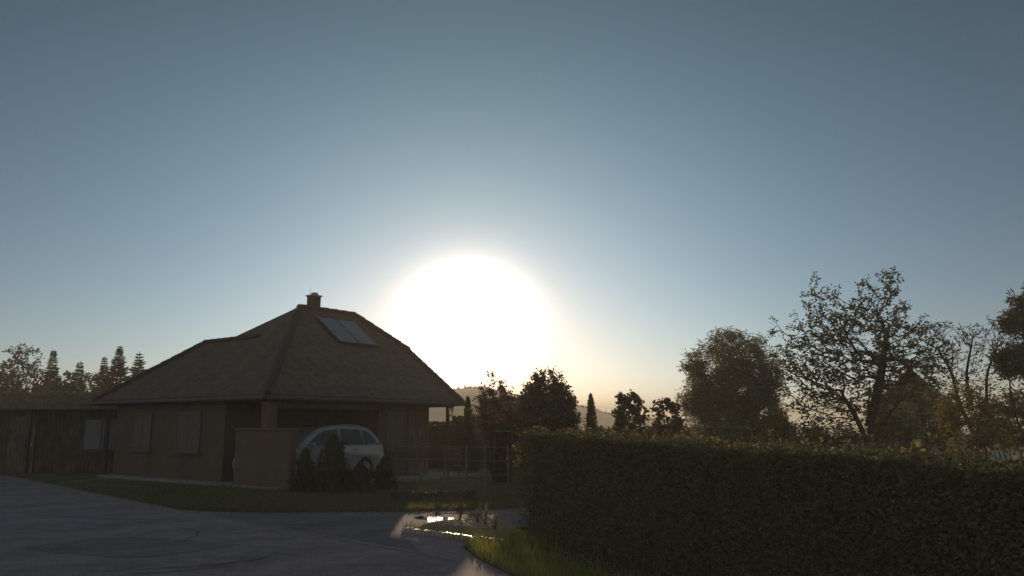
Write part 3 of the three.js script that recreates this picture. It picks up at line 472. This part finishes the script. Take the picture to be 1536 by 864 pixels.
{ const [t] = treeAt('apple_tree', 'spreading apple tree with sparse leaves against the sky', 'tree', 1285, 420, 18); const s = 18 / F, X = (px) => (px - 1285) * s, Y = (py) => at(1285, py, 18).y;
  const B = (px, py, rx, ry, n, z = 0) => [X(px), Y(py), z, rx * s, ry * s, rx * s * 0.8, n];
  grow(t, { seed: 103, thick: 1.5, tip: 0.0048, step: 0.16, start: 0.4, stems: [[[0, 0, 0], [0, 0.8, 0], [0.03, 1.7, 0], [0.12, 2.6, 0]], [[0.04, 0.9, 0], [-0.25, 1.7, 0.1], [-0.6, 2.3, 0.2]], [[0.04, 1.1, 0], [0.5, 1.8, -0.1], [0.95, 2.35, 0]], [[0.03, 1.6, 0], [0.35, 2.8, 0.1], [0.55, 3.7, 0.1]]],
    blobs: [B(1285, 540, 120, 85, 620), B(1200, 560, 60, 65, 200), B(1360, 540, 70, 65, 230), B(1318, 452, 46, 50, 120), B(1238, 470, 55, 48, 130), B(1172, 520, 30, 40, 24), B(1335, 412, 16, 20, 12), B(1222, 425, 16, 26, 8), B(1152, 495, 8, 16, 5), B(1285, 625, 120, 40, 140)],
    leaf: { n: 9, size: 0.07, spread: 0.075, mat: M.dense, tones: OLIVE.concat([[0.14, 0.12, 0.04]]) } }); }
{ const [t, h] = treeAt('bare_tree', 'bare gnarled tree between the apple tree and the pine', 'tree', 1438, 466, 21); grow(t, { seed: 107, thick: 1.35, tip: 0.0045, step: 0.16, start: 0.25, stems: [[[0, 0, 0], [0.1, 0.8, 0], [0.05, 1.6, 0], [0.12, 2.3, 0]], [[0.08, 1.2, 0], [0.4, 2.1, 0.1], [0.6, 3.0, 0], [0.95, 3.7, 0]], [[0.07, 1.4, 0], [-0.3, 2.3, 0.1], [-0.35, 3.0, 0], [-0.7, 3.6, 0.1]], [[0.1, 2.0, 0], [0.15, 2.9, -0.2], [0.35, 3.9, -0.1]], [[0.05, 1.0, 0], [-0.5, 1.6, -0.1], [-0.95, 2.2, 0]]], blobs: [[-0.45, h * 0.85, 0, 0.6, 0.55, 0.5, 170], [0.65, h * 0.85, 0, 0.65, 0.5, 0.5, 170], [0.05, h * 0.7, 0, 1.0, 0.6, 0.8, 170], [0, h * 0.5, 0, 1.25, 0.9, 0.9, 330]], leaf: { n: 2, size: 0.07, spread: 0.08, mat: M.dense, tones: OLIVE } }); }
{ const [t, h] = treeAt('pine_tree', 'dark pine with heavy tufts at the right edge', 'pine', 1524, 428, 20); grow(t, { seed: 109, thick: 1.5, tip: 0.008, step: 0.25, stems: [[[0.15, 0, 0], [0, 1.4, 0], [0.1, 3, 0], [0.05, h * 0.9, 0]], [[0.1, 0.9, 0], [-0.3, 1.6, 0], [-0.45, 2.4, 0]]], blobs: [[0.15, h * 0.91, 0, 0.28, 0.45, 0.4, 45], [-0.15, h * 0.82, 0, 0.4, 0.25, 0.4, 45], [0.2, h * 0.64, 0, 0.6, 0.6, 0.7, 110], [-0.5, h * 0.63, 0.2, 0.42, 0.4, 0.4, 60], [0.3, h * 0.42, 0, 0.8, 0.5, 0.8, 80]], leaf: { geo: NARROW, mat: M.needle, n: 24, size: 0.16, spread: 0.13, tones: OLIVE.concat([[0.1, 0.1, 0.035]]) } }); }
[[1165, 605, 20, 1.1, 'golden-leaved shrub left of the apple tree trunk', [[0.2, 0.12, 0.03], [0.26, 0.17, 0.04], [0.12, 0.09, 0.03]]], [1215, 628, 17.5, 1.1, 'low yellow-leaved shrub below the apple tree', [[0.22, 0.16, 0.05], [0.28, 0.2, 0.06], [0.1, 0.08, 0.03]]], [1262, 636, 17, 0.9, 'small brown shrub at the apple tree foot', AUTUMN], [1330, 592, 21, 1.5, 'dense olive shrub right of the apple tree trunk', OLIVE.concat([[0.17, 0.13, 0.04]])], [1395, 575, 23, 1.8, 'dark olive shrub before the gabled house', GREEN.concat(OLIVE)], [1450, 566, 20, 1.7, 'golden-brown shrub below the bare tree', [[0.12, 0.09, 0.03], [0.2, 0.14, 0.04]]], [1505, 585, 22, 1.6, 'yellow-green shrub left of the pine trunk', [[0.14, 0.13, 0.03], [0.18, 0.15, 0.04]]]].forEach(([px, top, d, w, label, tones], i) => shrub('shrub', label, 'shrub', [px, top, d], w, { seed: 120 + i, n: 230, low: i === 6 ? 0.3 : 0.12, leaf: { n: 22, size: 0.075, spread: 0.12, tones, mat: i < 2 || i > 4 ? M.leafThin : M.leaf } }));
{ // neighbour's gabled house behind the trees
  const b = at(1365, 553, 42), t = thing('gabled_house', 'dark gabled house behind the apple tree', 'house', V(b.x, 0, -42), -0.467), w = 2.3, e = 2.3, L = 5;
  mesh('wall', [box(w * 2 - 0.4, e, L, 0, e / 2, -L / 2 - 0.2), faces([[[-w + 0.2, e, -0.2], [w - 0.2, e, -0.2], [0, b.y - 0.15, -0.2]]])], M.wood, t);
  mesh('roof', [faces([[[-w - 0.2, e - 0.1, 0.2], [0, b.y, 0.2], [0, b.y, -L], [-w - 0.2, e - 0.1, -L]], [[w + 0.2, e - 0.1, 0.2], [w + 0.2, e - 0.1, -L], [0, b.y, -L], [0, b.y, 0.2]]])], M.dull, t);
  for (const x of [-1.0, 1.0]) { const g = mesh('window', [box(0.9, 1.1, 0.06, x, 1.4, -0.18)], M.white, t); mesh('pane', [box(0.76, 0.96, 0.03, x, 1.4, -0.15)], M.glass, g); }
}
{ // pale boundary wall in panels
  const t = thing('boundary_wall', 'pale blue-grey panel wall behind the right garden', 'wall', V(0, 0, -37)), h = at(1400, 652, 37).y;
  for (let i = 0; i < 8; i++) { const a = at(1286 + i * 38, 652, 37).x, b = at(1286 + (i + 1) * 38, 652, 37).x; mesh('panel', [box(b - a - 0.03, h - 0.1 - (i % 3) * 0.03, 0.06, (a + b) / 2, h / 2, 0, 0.01)], M.blueWall, t); mesh('post', [box(0.12, h + 0.06, 0.14, a, h / 2 + 0.03, 0)], M.concrete, t); }
}
// ---------------------------------------------------------------- the big hedge at right, verge grass, weeds, fallen leaves
{
  const a = V(0.17, 0, -11.8), ax = V(0.407, 0, 0.913), back = V(0.913, 0, -0.407), L = 9.2, D = 1.0, t = thing('hedge', 'long dark clipped hedge filling the lower right beside the road', 'hedge', a);
  const H = (s) => 1.5 - 0.024 * s + 0.05 * perlin.noise(s * 1.1, 0, 7) + 0.035 * perlin.noise(s * 4, 1, 3), P = (s, y, z) => ax.clone().multiplyScalar(s).addScaledVector(back, z).setY(y), core = [];
  for (let i = 0; i < 12; i++) { const s0 = i * L / 12 + (i ? 0 : 0.09), s1 = (i + 1) * L / 12, h0 = H(s0) - 0.1, h1 = H(s1) - 0.1, q = [P(s0, 0, 0.09), P(s1, 0, 0.09), P(s1, h1, 0.12), P(s0, h0, 0.12), P(s0, 0, D - 0.09), P(s1, 0, D - 0.09), P(s1, h1, D - 0.12), P(s0, h0, D - 0.12)]; core.push(faces([[q[0], q[1], q[2], q[3]], [q[3], q[2], q[6], q[7]], [q[4], q[7], q[6], q[5]], ...(i ? [] : [[q[0], q[3], q[7], q[4]]])])); }
  mesh('stems', core, M.twig, t);
  const r = rng(131), items = [];
  const bump = (s, y, z) => 0.07 * perlin.noise(s * 1.6, y * 1.6, z * 1.6) + 0.025 * perlin.noise(s * 7, y * 7, 3);
  for (let i = 0; i < 62000; i++) { const s = L * Math.pow(r(), 0.85), h = H(s), y = h * Math.pow(r(), 0.9), k = bump(s, y, 0); items.push([P(s, Math.max(0.03, y), 0.04 - k + 0.09 * r() * r()), 0.037 * (0.6 + 0.8 * r())]); }
  for (let i = 0; i < 30000; i++) { const s = L * r(), z = D * r(), up = r() < 0.05 ? 0.12 * r() : 0.05 * gauss(r); items.push([P(s, H(s) - 0.03 + up + bump(s, 1, z * 3), z), 0.037 * (0.6 + 0.8 * r())]); }
  for (let i = 0; i < 4200; i++) { const z = D * r(), y = 1.47 * r(), k = bump(z, y, 5); items.push([P(0.05 - k - (r() < 0.06 ? 0.1 * r() : 0) + 0.08 * r(), Math.max(0.03, y), z), 0.05 * (0.6 + 0.8 * r())]); }
  scatter('foliage', LEAF, M.dense, items, t, [[0.10, 0.10, 0.04], [0.15, 0.135, 0.055], [0.19, 0.14, 0.065]], r);
}
{ // stray shoots along the hedge top and its left corner
  const t = scene.getObjectByName('hedge'), r = rng(133), st = [], items = [], a = 0.407, b = 0.913;
  for (let i = 0; i < 230; i++) {
    const end = i < 90, s = end ? 0.02 : 9 * Math.pow(r(), 1.2), z = end ? 0.25 * r() * r() : 1.0 * r(), y0 = end ? 0.2 + 1.25 * r() : 1.44 - 0.024 * s, n = 0.08 + 0.16 * r() * r();
    const p = V(a * s + b * z, y0, b * s - a * z), d = end ? V(-0.75 + 0.4 * gauss(r), 0.5 + 0.3 * gauss(r), 0.3 * gauss(r)) : V(0.35 * gauss(r), 1, 0.35 * gauss(r)), e = p.clone().addScaledVector(d.normalize(), n + 0.05);
    st.push(rod(p, e, 0.004, 0.002, 4)); for (let k = 0; k < 5; k++) items.push([p.clone().lerp(e, 0.35 + 0.65 * r()).add(V(gauss(r), gauss(r), gauss(r)).multiplyScalar(0.012)), 0.042 * (0.6 + 0.8 * r())]);
  }
  mesh('shoots', st, M.twig, t).userData.kind = 'stuff'; const m = scatter('shoot_leaves', LEAF, M.leafThin, items, t, [[0.16, 0.14, 0.05], [0.24, 0.19, 0.08]], r);
}
{ // long verge grass
  const r = rng(141), items = [], q = new THREE.Quaternion(), e = new THREE.Euler();
  while (items.length < 10500) { const x = -1.9 + 6 * r(), d = 4.5 + 9 * r(); const hs = (x - 0.17) * 0.407 + (11.8 - d) * 0.913, hz = (x - 0.17) * 0.913 - (11.8 - d) * 0.407; if (hs > 0.9 && hz > -0.5 && r() < 0.9) continue; if (!inside(VERGE, x, -d) || inside(GRAVEL, x, -d) && r() < 0.93) continue; const n = perlin.noise(x * 2.5, d * 2.5, 1), l = 0.05 + 0.1 * r() + 0.12 * Math.max(0, n); q.setFromEuler(e.set(0.5 * gauss(r), r() * 6.28, 0.5 * gauss(r))); items.push([V(x, 0.012, -d), [0.11, l * 1.15, l], q.clone()]); }
  tag(scatter('grass', BLADE, M.blade, items, null, [[0.2, 0.21, 0.03], [0.36, 0.33, 0.05], [0.38, 0.3, 0.08]], r), 'long yellow-green grass on the verge before the hedge', 'grass');
}
{ // lawn grass before the house
  const r = rng(142), items = [], q = new THREE.Quaternion(), e = new THREE.Euler();
  while (items.length < 42000) { const x = -16 + 18 * r(), d = 14.2 + 9 * r() * r(); if (!inside(LAWN, x, -d)) continue; const l = 0.05 + 0.06 * r() + 0.06 * Math.max(0, perlin.noise(x, d, 4)); q.setFromEuler(e.set(0.5 * gauss(r), r() * 6.28, 0.5 * gauss(r))); items.push([V(x, 0.012, -d), [0.16, l, l], q.clone()]); }
  tag(scatter('grass', BLADE, M.blade, items, null, [[0.15, 0.12, 0.04], [0.22, 0.17, 0.06]], r), 'shaded lawn grass between the road and the bungalow', 'grass');
}
// weeds by the puddle, each its own plant
[[654, 790, 0.24, 'thin seeding weed just behind the large puddle', 12.4 + 2.0], [690, 790, 0.3, 'dark bushy weed at the edge of the gravel', 13.0], [728, 795, 0.28, 'sunlit weed with pale leaves on the gravel', 12.4], [742, 800, 0.24, 'weed with upright pale leaves nearest the hedge', 12.1], [716, 790, 0.2, 'small sunlit weed in the middle of the gravel', 12.7]].forEach(([px, py, h, label, d], i) => {
  const p = at(px, py, d); p.y = moundAt(p.x, p.z); const t = thing('weed', label, 'weed', p), r = rng(150 + i), st = [], items = [];
  for (let k = 0; k < 9; k++) { const a = r() * 6.28, o = V(Math.cos(a) * h * 0.3 * r(), h * (0.6 + 0.5 * r()), Math.sin(a) * h * 0.3 * r()); st.push(rod(V(0, 0, 0), o, 0.004, 0.002, 4)); for (let j = 0; j < 7; j++) items.push([o.clone().multiplyScalar(0.25 + 0.75 * r()), 0.07 * (0.5 + 0.8 * r()), new THREE.Quaternion().setFromEuler(new THREE.Euler(-1.2 + 0.5 * gauss(r), r() * 6.28, 0.3 * gauss(r), 'YXZ'))]); }
  mesh('stem', st, M.twig, t); scatter('leaves', NARROW, M.leafThin, items, t, i === 1 ? GREEN : [[0.3, 0.24, 0.1], [0.4, 0.32, 0.16]], r);
});
{ // fallen leaves by the gravel and along the hedge foot
  const r = rng(161), items = [];
  for (let i = 0; i < 260; i++) { const s = r() * 6, f = r(); const p = i < 60 ? (() => { const x = -1.4 + 1.6 * r(), d = 11.6 + 2.0 * r(); return V(x, moundAt(x, -d) + 0.015, -d); })() : V(0.17 + 0.407 * s - 0.9 * f * f, 0.03, -(11.8 - 0.913 * s - 0.4 * f * f)); items.push([p, 0.06 * (0.6 + 0.7 * r()), new THREE.Quaternion().setFromEuler(new THREE.Euler(0.4 * gauss(r), r() * 6.28, 0.4 * gauss(r)))]); }
  tag(scatter('fallen_leaves', ROUND, M.leafThin, items, null, [[0.3, 0.17, 0.06], [0.38, 0.27, 0.12]], r), 'dry fallen leaves on the gravel and along the hedge foot', 'fallen leaves');
}
renderer.render(scene, camera);
